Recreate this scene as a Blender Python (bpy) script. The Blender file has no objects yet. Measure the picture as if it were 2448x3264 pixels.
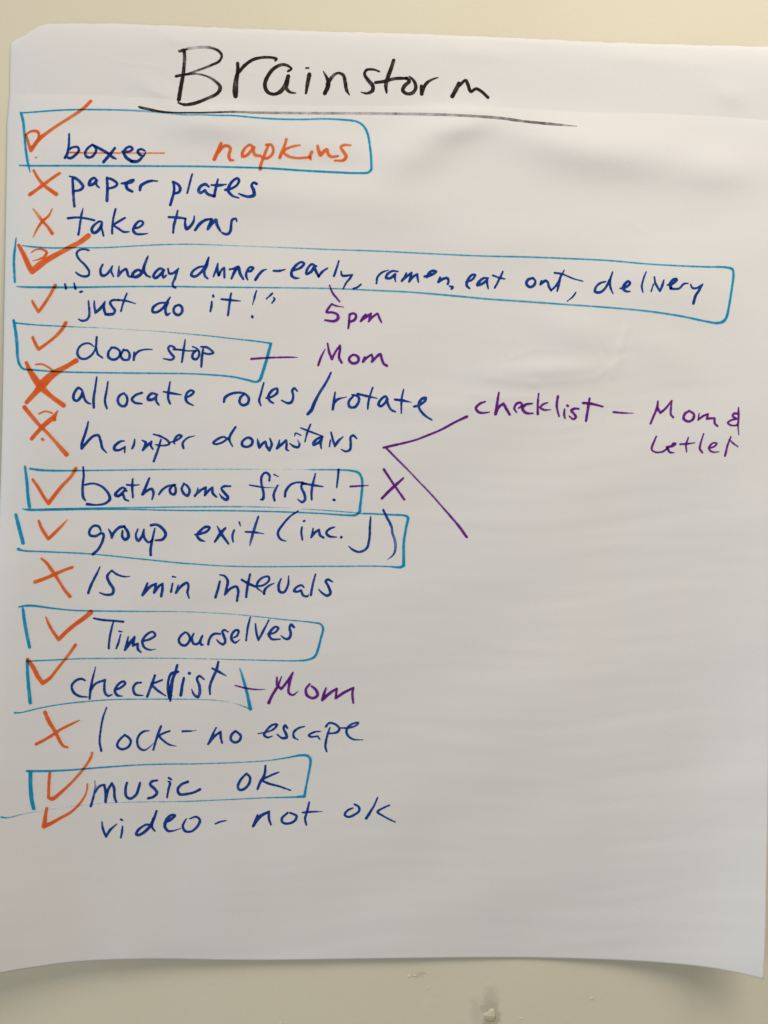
import bpy, math, re
import numpy as np

# ------------------------------------------------------------------ camera, world, lamps, exposure
scene = bpy.context.scene
COL = scene.collection
PX = 0.000262            # metres on the wall per pixel of a 2448 x 3264 view
DIST = 0.70              # camera to wall
CX, CY, CZ = 1224.0, 1632.0, 1.5

cam_data = bpy.data.cameras.new("camera")
cam = bpy.data.objects.new("camera", cam_data)
COL.objects.link(cam)
cam.location = (0.0, -DIST, CZ)
cam.rotation_euler = (math.radians(90), 0, 0)
cam_data.sensor_fit = 'VERTICAL'
cam_data.angle = 2 * math.atan(CY * PX / DIST)
cam_data.clip_start = 0.01
cam_data.clip_end = 100
scene.camera = cam
scene.render.resolution_x, scene.render.resolution_y = 768, 1024

world = bpy.data.worlds.new("World")
scene.world = world
world.use_nodes = True
bg = world.node_tree.nodes["Background"]
bg.inputs[0].default_value = (1.0, 0.955, 0.89, 1)
bg.inputs[1].default_value = 0.24

def area(name, loc, target, size, power, color):
    l = bpy.data.lights.new(name, 'AREA')
    l.shape = 'RECTANGLE'; l.size, l.size_y = size
    l.energy = power; l.color = color
    o = bpy.data.objects.new(name, l); COL.objects.link(o)
    o.location = loc
    d = [target[i] - loc[i] for i in range(3)]
    import mathutils
    o.rotation_euler = mathutils.Vector(d).to_track_quat('-Z', 'Y').to_euler()
    return o
area("ceiling_lamp", (0.65, -1.05, 2.72), (0.1, 0, 1.6), (1.1, 0.8), 20.0, (1.0, 0.90, 0.78))
area("window_light", (-3.6, -1.25, 1.2), (0, 0, 1.3), (1.2, 1.5), 53.0, (0.82, 0.92, 1.0))

scene.view_settings.view_transform = 'Standard'
scene.view_settings.look = 'None'
scene.view_settings.exposure = 0.0
scene.view_settings.gamma = 1.0
scene.cycles.max_bounces = 8
scene.cycles.transparent_max_bounces = 24

rng = np.random.default_rng(7)

# ------------------------------------------------------------------ the sheet's relief (metres off the wall)
def interp(x, pts):
    p = np.array(pts, float)
    return np.interp(x, p[:, 0], p[:, 1])

def smooth_interp(x, pts):
    x = np.asarray(x, float)
    return sum(interp(x + o, pts) for o in (-60, -40, -20, 0, 20, 40, 60)) / 7.0

CREASE = [(-60, 302), (300, 303), (500, 314), (700, 332), (1000, 337), (1500, 339), (1650, 346), (1850, 357), (2100, 362), (2300, 372), (2500, 388)]
TOP = [(-60, 185), (33, 137), (62, 121), (100, 99), (122, 84), (150, 75), (350, 75), (560, 82), (900, 96), (1224, 105), (1600, 118), (1900, 134), (2200, 143), (2480, 149)]
BOTTOM = [(-40, 3112), (0, 3100), (60, 3092), (130, 3080), (250, 3065), (380, 3059), (520, 3057), (640, 3060), (800, 3062), (1000, 3060), (1250, 3056), (1500, 3053), (1700, 3053),
          (1850, 3057), (2000, 3062), (2120, 3070), (2230, 3080), (2330, 3096), (2400, 3112), (2434, 3122), (2480, 3134)]
LEFT = [(60, 33), (137, 33), (300, 31), (350, 27), (400, 23), (560, 21), (740, 18), (1100, 12), (1340, 8), (1500, 4), (1700, -3), (2200, -12), (2700, -17), (3110, -20)]
RIGHT = [(60, 2474), (600, 2464), (1500, 2457), (2300, 2453), (2600, 2448), (2800, 2444), (2950, 2441), (3050, 2438), (3122, 2434)]
EDGE_LIFT = [(-60, 20), (0, 17), (120, 11), (300, 5.0), (600, 2.0), (1000, 1.2), (1400, 0.3), (1650, -2.2), (1800, -2.2), (1950, 0.0), (2150, 5), (2300, 13), (2434, 25), (2500, 30)]

LUMPS = [  # x, y, sx, sy, mm, tilt
    (675, 395, 150, 52, 2.0, 0.05), (1460, 400, 120, 48, 2.1, -0.15), (1330, 480, 150, 75, 2.2, -0.5), (1930, 480, 290, 85, 3.0, 0.12), (620, 300, 70, 90, 0.6, 0.4), (1700, 420, 160, 60, 0.8, 0.3),
    (2290, 540, 130, 70, 1.3, 0.0), (1050, 470, 190, 50, 0.9, 0.1), (250, 470, 170, 60, 0.7, 0.0), (1180, 650, 240, 90, 1.4, 0.0),
    (560, 120, 70, 32, 0.5, 0.3), (1500, 165, 130, 26, 0.35, 0.1), (2050, 185, 160, 28, 0.35, 0.1), (2330, 300, 60, 40, 0.5, 0.3),
    (300, 350, 160, 30, 0.3, 0.0), (720, 350, 80, 20, 0.5, 0.0), (1430, 350, 120, 16, 0.5, 0.0), (500, 290, 90, 30, 0.5, 0.5),
    (1750, 1180, 190, 34, 0.9, -0.05), (1850, 1060, 130, 60, 0.8, 0.3), (2150, 900, 170, 120, 1.2, 0.2), (1620, 780, 300, 90, 0.9, 0.0),
    (2130, 1120, 120, 70, 0.7, 0.6), (1300, 1290, 220, 40, 0.45, 0.0), (900, 620, 260, 60, 0.8, 0.0)]
RIDGES = [  # x0, y0, x1, y1, half width, mm
    (1996, 1050, 1976, 1110, 12, .34), (1976, 1110, 1954, 1195, 14, .34), (1902, 1085, 1938, 1150, 10, -.22), (1905, 1200, 1990, 1140, 10, .24),
    (1630, 1140, 1700, 1112, 9, .18), (1700, 1112, 1790, 1118, 9, .14), (1560, 1205, 1700, 1222, 14, .24), (1700, 1222, 1890, 1208, 14, .26),
    (1500, 1258, 1600, 1268, 8, .14), (1600, 1268, 1720, 1262, 8, .16), (1780, 1365, 1880, 1350, 7, .12), (1790, 1400, 1850, 1395, 6, .10),
    (240, 163, 330, 176, 6, .07), (330, 176, 400, 202, 5, .14), (400, 202, 470, 207, 5, .16), (470, 207, 520, 218, 5, .12),
    (718, 203, 748, 219, 6, .12), (748, 219, 798, 231, 5, .14), (798, 231, 840, 241, 5, .14), (840, 241, 866, 262, 5, .1), (1000, 281, 1110, 308, 5, .07),
    (510, 255, 560, 300, 9, .16), (480, 290, 540, 305, 9, .14), (520, 95, 545, 125, 8, .16), (545, 125, 600, 140, 8, .12),
    (1180, 1070, 1320, 1060, 10, .08), (1990, 700, 2060, 740, 12, .12)]

_w = []
for k in range(26):                                   # long soft waves
    lx, ly = rng.uniform(500, 1500), rng.uniform(170, 620)
    _w.append((2 * math.pi / lx, 2 * math.pi / ly, rng.uniform(0, 6.28), 0.055e-3 * ly / 300))
_r = []
for k in range(34):                                   # short sideways ripples of a sheet that was rolled
    lx, ly = rng.uniform(500, 1500) * rng.choice([-1, 1]), rng.uniform(42, 110)
    _r.append((2 * math.pi / lx, 2 * math.pi / ly, rng.uniform(0, 6.28), 0.0085e-3 * ly / 60))

def relief(px, py):
    px = np.asarray(px, float); py = np.asarray(py, float)
    cy = interp(px, CREASE)
    t = py - cy
    h = np.full(np.broadcast(px, py).shape, 3.0e-3)
    # strip above the fold leans slightly back at its foot, the sheet below it swells outward
    h = h + np.where(t < 0, -t * PX * 0.05, 0)
    tp = np.clip(t, 0, None)
    kk = 0.15 + 0.04 * np.sin(px / 170.0) * np.sin(px / 61.0)
    h = h + kk * PX * 34 * (1 - np.exp(-tp / 34.0))
    # body of the sheet: gently bellied
    h = h + 2.0e-3 * np.exp(-((py - 900) / 600) ** 2) * (1 - np.exp(-tp / 200.0))
    for (x, y, sx, sy, a, ang) in LUMPS:
        c, s = math.cos(ang), math.sin(ang)
        dx, dy = px - x, py - y
        u, v = dx * c + dy * s, -dx * s + dy * c
        h = h + 2.2 * a * 1e-3 * np.exp(-(u / sx) ** 2 - (v / sy) ** 2)
    for (x0, y0, x1, y1, w, a) in RIDGES:
        L = math.hypot(x1 - x0, y1 - y0); ux, uy = (x1 - x0) / L, (y1 - y0) / L
        s = (px - x0) * ux + (py - y0) * uy
        d = -(px - x0) * uy + (py - y0) * ux
        over = np.maximum(np.maximum(-s, s - L), 0)
        h = h + a * 1e-3 * np.exp(-(d / w) ** 2 - (over / (w * 1.3)) ** 2)
    fade = 0.25 + 0.75 / (1 + np.exp(-(t - 120) / 60.0))
    for (kx, ky, ph, a) in _w:
        h = h + fade * a * np.sin(kx * px + ky * py + ph)
    wx = px + 60 * np.sin(py / 210.0 + px / 500.0)
    rip = sum(a * np.sin(kx * wx + ky * (py + 18 * np.sin(px / 160.0)) + ph) for (kx, ky, ph, a) in _r)
    amt = (0.35 + 0.65 / (1 + np.exp(-(py - 1250) / 250.0))) * (0.45 + 0.55 / (1 + np.exp(-(px - 900) / 250.0))) * (1 - 0.5 / (1 + np.exp(-(px - 2250) / 60.0)))
    h = h + rip * amt * fade
    # curled foot and side edges
    db = np.clip(smooth_interp(px, BOTTOM) - py, 0, None)
    lift = smooth_interp(px, EDGE_LIFT) * 1e-3
    reach = 240 + 480 * np.clip(lift / 0.025, 0, 1)
    h = h + lift * np.exp(-(db / reach) ** 1.4)
    down = 1 / (1 + np.exp(-(py - 1100) / 330.0))
    h = h + 17e-3 * down * np.clip((1250 - px) / 1250.0, 0, None) ** 2.0 + 13e-3 * (0.2 + 0.8 * down) * np.clip((px - 1500) / 950.0, 0, None) ** 2.4
    up = 1 / (1 + np.exp((py - 1500) / 300.0))
    h = h * (1 - 0.8 * up * np.exp(-np.clip(px - interp(py, LEFT), 0, None) / 38.0))
    h = h * (1 - 0.6 * np.exp(-np.clip(py - interp(px, TOP), 0, None) / 40.0))
    # torn top edge turns in towards the wall
    dt = np.clip(py - interp(px, TOP), 0, None)
    h = h - 1.0e-3 * np.exp(-(dt / 7.0) ** 1.5)
    return np.maximum(h, 0.4e-3)

def place(px, py, h):
    """point on the wall side: h metres in front of the wall, seen at px, py when standing squarely before the sheet"""
    k = PX * (DIST - h) / DIST
    return np.stack([(px - CX) * k, -h * np.ones_like(px), CZ - (py - CY) * k], -1)

# ------------------------------------------------------------------ material helpers
def new_mat(name):
    m = bpy.data.materials.new(name); m.use_nodes = True
    nt = m.node_tree
    for n in list(nt.nodes): nt.nodes.remove(n)
    out = nt.nodes.new('ShaderNodeOutputMaterial')
    return m, nt, out
def node(nt, kind, **kw):
    n = nt.nodes.new(kind)
    for k, v in kw.items():
        if k.startswith('i_'):
            key = k[2:]
            n.inputs[int(key) if key.isdigit() else key.replace('_', ' ')].default_value = v
        else: setattr(n, k, v)
    return n
def ramp(nt, stops):
    r = nt.nodes.new('ShaderNodeValToRGB')
    el = r.color_ramp.elements
    while len(el) > 1: el.remove(el[-1])
    el[0].position, el[0].color = stops[0][0], (*stops[0][1], 1)
    for p, c in stops[1:]:
        e = el.new(p); e.color = (*c, 1)
    return r

def paper_material():
    m, nt, out = new_mat("newsprint_paper")
    tc = node(nt, 'ShaderNodeTexCoord')
    b = node(nt, 'ShaderNodeBsdfPrincipled', i_Roughness=0.72)
    b.inputs['Specular IOR Level'].default_value = 0.25
    n1 = node(nt, 'ShaderNodeTexNoise', i_Scale=9.0, i_Detail=4.0)
    n2 = node(nt, 'ShaderNodeTexNoise', i_Scale=900.0, i_Detail=3.0)
    nt.links.new(tc.outputs['Object'], n1.inputs['Vector']); nt.links.new(tc.outputs['Object'], n2.inputs['Vector'])
    r1 = ramp(nt, [(0.25, (0.835, 0.835, 0.84)), (0.75, (0.865, 0.855, 0.845))])
    nt.links.new(n1.outputs['Fac'], r1.inputs[0])
    mx = node(nt, 'ShaderNodeMix', data_type='RGBA', blend_type='MULTIPLY'); mx.inputs[0].default_value = 1.0
    r2 = ramp(nt, [(0.2, (0.955, 0.955, 0.955)), (0.8, (1, 1, 1))])
    nt.links.new(n2.outputs['Fac'], r2.inputs[0])
    nt.links.new(r1.outputs[0], mx.inputs[6]); nt.links.new(r2.outputs[0], mx.inputs[7])
    nt.links.new(mx.outputs[2], b.inputs['Base Color'])
    bp = node(nt, 'ShaderNodeBump', i_Strength=0.12, i_Distance=0.0004)
    n3 = node(nt, 'ShaderNodeTexNoise', i_Scale=420.0, i_Detail=5.0)
    nt.links.new(tc.outputs['Object'], n3.inputs['Vector'])
    nt.links.new(n3.outputs['Fac'], bp.inputs['Height']); nt.links.new(bp.outputs[0], b.inputs['Normal'])
    nt.links.new(b.outputs[0], out.inputs[0])
    return m

def wall_material():
    m, nt, out = new_mat("cream_wall_paint")
    tc = node(nt, 'ShaderNodeTexCoord')
    b = node(nt, 'ShaderNodeBsdfPrincipled', i_Roughness=0.6)
    b.inputs['Specular IOR Level'].default_value = 0.3
    n1 = node(nt, 'ShaderNodeTexNoise', i_Scale=7.0, i_Detail=5.0)
    nt.links.new(tc.outputs['Object'], n1.inputs['Vector'])
    r1 = ramp(nt, [(0.3, (0.79, 0.74, 0.58)), (0.7, (0.815, 0.768, 0.615))])
    nt.links.new(n1.outputs['Fac'], r1.inputs[0])
    col = r1.outputs[0]
    # old glue and damp stains with ragged outlines: px, py, rx, ry, colour, strength
    nz = node(nt, 'ShaderNodeTexNoise', i_Scale=85.0, i_Detail=5.0, i_Roughness=0.65)
    nt.links.new(tc.outputs['Object'], nz.inputs['Vector'])
    sub = node(nt, 'ShaderNodeVectorMath', operation='SUBTRACT'); sub.inputs[1].default_value = (.5, .5, .5)
    nt.links.new(nz.outputs['Color'], sub.inputs[0])
    sc = node(nt, 'ShaderNodeVectorMath', operation='SCALE'); sc.inputs['Scale'].default_value = 0.022
    nt.links.new(sub.outputs[0], sc.inputs[0])
    ad = node(nt, 'ShaderNodeVectorMath', operation='ADD')
    nt.links.new(tc.outputs['Object'], ad.inputs[0]); nt.links.new(sc.outputs[0], ad.inputs[1])
    stains = [(1567, 3228, 29, 54, (0.68, 0.62, 0.50), 0.72, 0.35), (1520, 3225, 18, 40, (0.70, 0.66, 0.54), 0.35, 0.6), (1567, 3268, 26, 26, (0.60, 0.56, 0.36), 0.6, 0.4),
              (1338, 3115, 26, 9, (0.68, 0.62, 0.50), 0.45, 0.5), (1566, 3158, 22, 16, (0.72, 0.66, 0.54), 0.35, 0.7), (1860, 3190, 60, 16, (0.74, 0.69, 0.56), 0.25, 0.8), (1360, 3195, 22, 14, (0.86, 0.82, 0.68), 0.3, 0.7)]
    for (x, y, rx, ry, c, st, soft) in stains:
        mp = node(nt, 'ShaderNodeMapping')
        mp.vector_type = 'POINT'
        X, Z = (x - CX) * PX, CZ - (y - CY) * PX
        mp.inputs['Scale'].default_value = (1 / (rx * PX), 0, 1 / (ry * PX))
        mp.inputs['Location'].default_value = (-X / (rx * PX), 0, -Z / (ry * PX))
        nt.links.new(ad.outputs[0], mp.inputs[0])
        ln = node(nt, 'ShaderNodeVectorMath', operation='LENGTH'); nt.links.new(mp.outputs[0], ln.inputs[0])
        mr = node(nt, 'ShaderNodeMapRange', interpolation_type='SMOOTHSTEP')
        mr.inputs['From Min'].default_value = 1 + soft; mr.inputs['From Max'].default_value = 1 - soft
        mr.inputs['To Min'].default_value = 0; mr.inputs['To Max'].default_value = st
        nt.links.new(ln.outputs['Value'], mr.inputs['Value'])
        mx = node(nt, 'ShaderNodeMix', data_type='RGBA', blend_type='MIX')
        cc = tuple(v * 0.80 for v in c) if st > 0.3 and c[0] < 0.8 else c
        mx.inputs[7].default_value = (*cc, 1)
        nt.links.new(mr.outputs[0], mx.inputs[0]); nt.links.new(col, mx.inputs[6])
        col = mx.outputs[2]
    nt.links.new(col, b.inputs['Base Color'])
    bp = node(nt, 'ShaderNodeBump', i_Strength=0.25, i_Distance=0.0008)
    n3 = node(nt, 'ShaderNodeTexNoise', i_Scale=160.0, i_Detail=6.0)
    nt.links.new(tc.outputs['Object'], n3.inputs['Vector'])
    nt.links.new(n3.outputs['Fac'], bp.inputs['Height']); nt.links.new(bp.outputs[0], b.inputs['Normal'])
    nt.links.new(b.outputs[0], out.inputs[0])
    return m

def ink_material(name, light, full, dark, grain):
    """A dye film on the paper: it filters the light on its way to the paper and back. 'dens' is how much dye the pen left."""
    m, nt, out = new_mat(name)
    tc = node(nt, 'ShaderNodeTexCoord')
    at = node(nt, 'ShaderNodeAttribute'); at.attribute_name = 'dens'
    n1 = node(nt, 'ShaderNodeTexNoise', i_Scale=1500.0, i_Detail=3.0, i_Roughness=0.7)
    n2 = node(nt, 'ShaderNodeTexNoise', i_Scale=160.0, i_Detail=2.0)
    nt.links.new(tc.outputs['Object'], n1.inputs['Vector']); nt.links.new(tc.outputs['Object'], n2.inputs['Vector'])
    # dry pen: grain matters more where there is little dye
    inv = node(nt, 'ShaderNodeMath', operation='SUBTRACT'); inv.inputs[0].default_value = 1.12; nt.links.new(at.outputs['Fac'], inv.inputs[1])
    cl = node(nt, 'ShaderNodeMath', operation='MAXIMUM'); cl.inputs[1].default_value = 0.06; nt.links.new(inv.outputs[0], cl.inputs[0])
    g = node(nt, 'ShaderNodeMath', operation='SUBTRACT'); g.inputs[1].default_value = 0.5; nt.links.new(n1.outputs['Fac'], g.inputs[0])
    gm = node(nt, 'ShaderNodeMath', operation='MULTIPLY'); nt.links.new(g.outputs[0], gm.inputs[0]); nt.links.new(cl.outputs[0], gm.inputs[1])
    gs = node(nt, 'ShaderNodeMath', operation='MULTIPLY'); gs.inputs[1].default_value = grain; nt.links.new(gm.outputs[0], gs.inputs[0])
    b2 = node(nt, 'ShaderNodeMath', operation='SUBTRACT'); b2.inputs[1].default_value = 0.5; nt.links.new(n2.outputs['Fac'], b2.inputs[0])
    bs = node(nt, 'ShaderNodeMath', operation='MULTIPLY'); bs.inputs[1].default_value = 0.7; nt.links.new(b2.outputs[0], bs.inputs[0])
    s1 = node(nt, 'ShaderNodeMath', operation='ADD'); nt.links.new(at.outputs['Fac'], s1.inputs[0]); nt.links.new(gs.outputs[0], s1.inputs[1])
    s2 = node(nt, 'ShaderNodeMath', operation='ADD'); nt.links.new(s1.outputs[0], s2.inputs[0]); nt.links.new(bs.outputs[0], s2.inputs[1])
    hf = node(nt, 'ShaderNodeMath', operation='MULTIPLY'); hf.inputs[1].default_value = 0.5; nt.links.new(s2.outputs[0], hf.inputs[0])
    r = ramp(nt, [(0.0, (1, 1, 1)), (0.30, light), (0.5, full), (0.8, dark)])
    nt.links.new(hf.outputs[0], r.inputs[0])
    tr = node(nt, 'ShaderNodeBsdfTransparent'); nt.links.new(r.outputs[0], tr.inputs[0])
    nt.links.new(tr.outputs[0], out.inputs[0])
    return m

INK = {
    'navy':   ink_material("navy_marker_ink",   (0.40, 0.50, 0.76), (0.12, 0.255, 0.60), (0.08, 0.155, 0.46), 1.6),
    'orange': ink_material("orange_marker_ink", (0.99, 0.56, 0.34), (0.98, 0.41, 0.20), (0.93, 0.31, 0.13), 1.3),
    'teal':   ink_material("teal_marker_ink",   (0.52, 0.76, 0.88), (0.12, 0.60, 0.82), (0.08, 0.52, 0.75), 1.6),
    'purple': ink_material("purple_marker_ink", (0.62, 0.38, 0.70), (0.41, 0.16, 0.56), (0.29, 0.09, 0.42), 1.3),
    'black':  ink_material("black_marker_ink",  (0.66, 0.64, 0.66), (0.20, 0.165, 0.165), (0.13, 0.10, 0.12), 2.8),
}

# ------------------------------------------------------------------ wall
def mesh_object(name, verts, faces, mat, parent=None, smooth=False):
    me = bpy.data.meshes.new(name)
    me.from_pydata(verts, [], faces)
    me.materials.append(mat)
    if smooth:
        me.polygons.foreach_set('use_smooth', [True] * len(me.polygons))
    me.update()
    o = bpy.data.objects.new(name, me); COL.objects.link(o)
    if parent is not None: o.parent = parent
    return o

WALLM = wall_material()
xs = np.linspace(-2.4, 2.4, 25); zs = np.linspace(0, 2.9, 17)
V = [(x, 0.0, z) for z in zs for x in xs]
F = [(j * 25 + i, j * 25 + i + 1, (j + 1) * 25 + i + 1, (j + 1) * 25 + i) for j in range(16) for i in range(24)]
nb = len(V)
V += [(x, 0.12, z) for z in (0, 2.9) for x in (-2.4, 2.4)]          # the wall's thickness
c00, c10, c01, c11 = 0, 24, 16 * 25, 16 * 25 + 24
F += [(nb, nb + 2, nb + 3, nb + 1), (c00, nb, nb + 1, c10), (c01, c11, nb + 3, nb + 2), (c00, c01, nb + 2, nb), (c10, nb + 1, nb + 3, c11)]
wall = mesh_object("wall", V, F, WALLM)
wall["kind"] = "structure"

def flake(pts, thick, color, name):
    m, nt, out = new_mat(name + "_paint")
    b = node(nt, 'ShaderNodeBsdfPrincipled', i_Roughness=0.6)
    tc = node(nt, 'ShaderNodeTexCoord')
    n = node(nt, 'ShaderNodeTexNoise', i_Scale=300.0, i_Detail=3.0)
    nt.links.new(tc.outputs['Object'], n.inputs['Vector'])
    r = ramp(nt, [(0.3, tuple(c * 0.93 for c in color)), (0.7, color)])
    nt.links.new(n.outputs['Fac'], r.inputs[0]); nt.links.new(r.outputs[0], b.inputs['Base Color']); nt.links.new(b.outputs[0], out.inputs[0])
    n_ = len(pts)
    cx, cy = sum(p[0] for p in pts) / n_, sum(p[1] for p in pts) / n_
    v = []
    for k, (h, s) in enumerate(((0.0, 1.0), (thick, 0.96), (thick * 1.15, 0.6))):
        for i, (x, y) in enumerate(pts):
            x, y = cx + (x - cx) * s, cy + (y - cy) * s
            v.append(((x - CX) * PX, -h * (1 + 0.3 * math.sin(i * 2.1)) if k else 0.0002, CZ - (y - CY) * PX))
    v.append(((cx - CX) * PX, -thick * 1.2, CZ - (cy - CY) * PX))
    f = []
    for k in range(2):
        for i in range(n_):
            j = (i + 1) % n_
            f.append((k * n_ + i, (k + 1) * n_ + i, (k + 1) * n_ + j, k * n_ + j))
    for i in range(n_): f.append((2 * n_ + i, 3 * n_, 2 * n_ + (i + 1) % n_))
    return mesh_object(name, v, f, m, wall, smooth=True)
def q(pts): return [(1400 + x / 4.1475, 3000 + y / 4.1475) for x, y in pts]
flake(q([(690, 890), (722, 893), (733, 935), (750, 1022), (722, 1005), (700, 990), (662, 1006), (610, 1003), (578, 972), (612, 945), (650, 935), (662, 905)]), 0.00028, (0.86, 0.80, 0.60), "paint_flake")
flake(q([(598, 1010), (700, 992), (745, 1028), (712, 1060), (640, 1055)]), 0.0003, (0.58, 0.52, 0.34), "paint_flake")
def blob(x, y, rx, ry, seed):
    r = np.random.default_rng(seed)
    return [(x + rx * math.cos(a) * (0.65 + 0.6 * r.random()), y + ry * math.sin(a) * (0.65 + 0.6 * r.random())) for a in np.linspace(0, 6.28, 10)[:-1]]
for (x, y, rx, ry, s) in [(1306, 3111, 6, 5, 1), (1322, 3110, 5, 3, 2), (1366, 3150, 4, 3, 3), (1885, 3183, 5, 5, 4), (1660, 3246, 7, 2, 5), (895, 3262, 6, 3, 8)]:
    flake(blob(x, y, rx, ry, s), 0.0003, (0.84, 0.81, 0.68), "paint_flake")

# ------------------------------------------------------------------ the sheet
def build_sheet():
    NU, NV = 420, 560
    u = np.linspace(0, 1, NU)
    v = np.linspace(0, 1, NV) ** 1.0
    v = np.sort(np.concatenate([v, np.linspace(0, 0.006, 14)[1:], 0.082 + np.linspace(-0.012, 0.014, 40)]))
    NV = len(v)
    Vv, Uu = np.meshgrid(v, u, indexing='ij')
    px = 33 + Uu * 2400.0; py = 100 + Vv * 2950
    for _ in range(8):
        l, r = interp(py, LEFT), interp(py, RIGHT)
        px = l + Uu * (r - l)
        t, b = interp(px, TOP), smooth_interp(px, BOTTOM)
        py = t + Vv * (b - t)
    edge = np.random.default_rng(3)
    rag = np.convolve(edge.normal(0, 1.6, NU + 4), np.ones(5) / 5, 'valid')
    py += rag[None, :] * np.exp(-Vv * 300)
    h = relief(px, py)
    P = place(px, py, h)
    back = P.copy(); back[..., 1] += 0.00018
    verts = np.concatenate([P.reshape(-1, 3), back.reshape(-1, 3)])
    idx = np.arange(NV * NU).reshape(NV, NU)
    a, b_, c, d = idx[:-1, :-1].ravel(), idx[1:, :-1].ravel(), idx[1:, 1:].ravel(), idx[:-1, 1:].ravel()
    front = np.stack([a, b_, c, d], 1); n = NV * NU
    backf = np.stack([a, d, c, b_], 1) + n
    rim = np.concatenate([idx[:, 0], idx[-1, 1:], idx[-2::-1, -1], idx[0, -2:0:-1]])
    rn = np.roll(rim, -1)
    rimf = np.stack([rim, rim + n, rn + n, rn], 1)
    faces = np.concatenate([front, backf, rimf])
    me = bpy.data.meshes.new("flip_chart_sheet")
    me.vertices.add(len(verts)); me.vertices.foreach_set('co', verts.ravel())
    me.loops.add(faces.size); me.loops.foreach_set('vertex_index', faces.ravel().astype(np.int32))
    me.polygons.add(len(faces)); me.polygons.foreach_set('loop_start', np.arange(0, faces.size, 4, dtype=np.int32))
    me.update(calc_edges=True)
    me.polygons.foreach_set('use_smooth', np.concatenate([np.ones(len(front) + len(backf), bool), np.zeros(len(rimf), bool)]))
    me.materials.append(paper_material())
    me.validate()
    o = bpy.data.objects.new("flip_chart_sheet", me); COL.objects.link(o)
    o["label"] = "large white flip chart sheet with a handwritten brainstorm list, stuck to the cream wall"
    o["category"] = "paper sheet"
    return o
sheet = build_sheet()

# ------------------------------------------------------------------ handwriting
TILES = {'A': (400, 100), 'B': (1000, 100), 'C': (0, 300), 'D': (600, 300), 'E': (0, 520), 'F': (400, 520), 'G': (0, 740), 'H': (600, 740), 'I': (1200, 740), 'J': (1800, 740),
         'K': (0, 980), 'L': (600, 980), 'M': (0, 1240), 'N': (600, 1200), 'O': (1000, 1180), 'P': (1480, 1230), 'Q': (1900, 1230, 1659 / 548), 'R': (0, 1460), 'S': (600, 1460),
         'T': (1000, 1400), 'U': (0, 1740), 'V': (600, 1740), 'W': (0, 2020), 'X': (600, 2020), 'Y': (0, 2360), 'Z': (600, 2360, 2.37), 'AA': (400, 300, 1.106),
         'a1': (1000, 1060, 4.1475), 'a2': (1000, 1660, 4.1475), 'a3': (500, 1900, 5.53)}
TOK = re.compile(r'(?:\[(\w+)\])|(-?[\d.]+),(-?[\d.]+)(?::([\d.]+))?(?:@([\d.]+))?(!)?')

def parse(line, state):
    out = []
    for part in re.split(r'\s/\s', line):
        pts = []
        for m in TOK.finditer(part):
            if m.group(1): state['tile'] = m.group(1); continue
            t = TILES[state['tile']]; s = t[2] if len(t) > 2 else 2.765
            if m.group(4): state['w'] = float(m.group(4)) / s
            if m.group(5): state['d'] = float(m.group(5))
            pts.append((t[0] + float(m.group(2)) / s, t[1] + float(m.group(3)) / s, state['w'], state['d'], bool(m.group(6))))
        if pts: out.append(pts)
    return out

def sample(pts):
    """smooth curve through the points; a point marked ! is a corner"""
    runs, cur = [], []
    for p in pts:
        cur.append(p[:4])
        if p[4]:
            runs.append(cur); cur = [p[:4]]
    if len(cur) > 1 or not runs: runs.append(cur)
    res = []
    for r in runs:
        r = np.array(r)
        if len(r) == 1:
            res.append(r); continue
        ext = np.vstack([2 * r[0] - r[1], r, 2 * r[-1] - r[-2]])
        for i in range(1, len(ext) - 2):
            p0, p1, p2, p3 = ext[i - 1], ext[i], ext[i + 1], ext[i + 2]
            d01 = max(np.hypot(*(p1 - p0)[:2]), 1e-3) ** .5; d12 = max(np.hypot(*(p2 - p1)[:2]), 1e-3) ** .5; d23 = max(np.hypot(*(p3 - p2)[:2]), 1e-3) ** .5
            m1 = (p2 - p1) - d12 * ((p2 - p0) / (d01 + d12) - (p1 - p0) / d01) * 1.0
            m1 = d12 * ((p1 - p0) / d01 - (p2 - p0) / (d01 + d12) + (p2 - p1) / d12)
            m2 = d12 * ((p2 - p1) / d12 - (p3 - p1) / (d12 + d23) + (p3 - p2) / d23)
            n = max(2, int(d12 * d12 / 1.2))
            t = np.linspace(0, 1, n, endpoint=False)[:, None]
            c = (2 * t**3 - 3 * t**2 + 1) * p1 + (t**3 - 2 * t**2 + t) * m1 + (-2 * t**3 + 3 * t**2) * p2 + (t**3 - t**2) * m2
            lin = p1 + (p2 - p1) * t
            c[:, 2:] = lin[:, 2:]
            res.append(c)
        res.append(r[-1:])
    return np.vstack(res)

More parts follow.
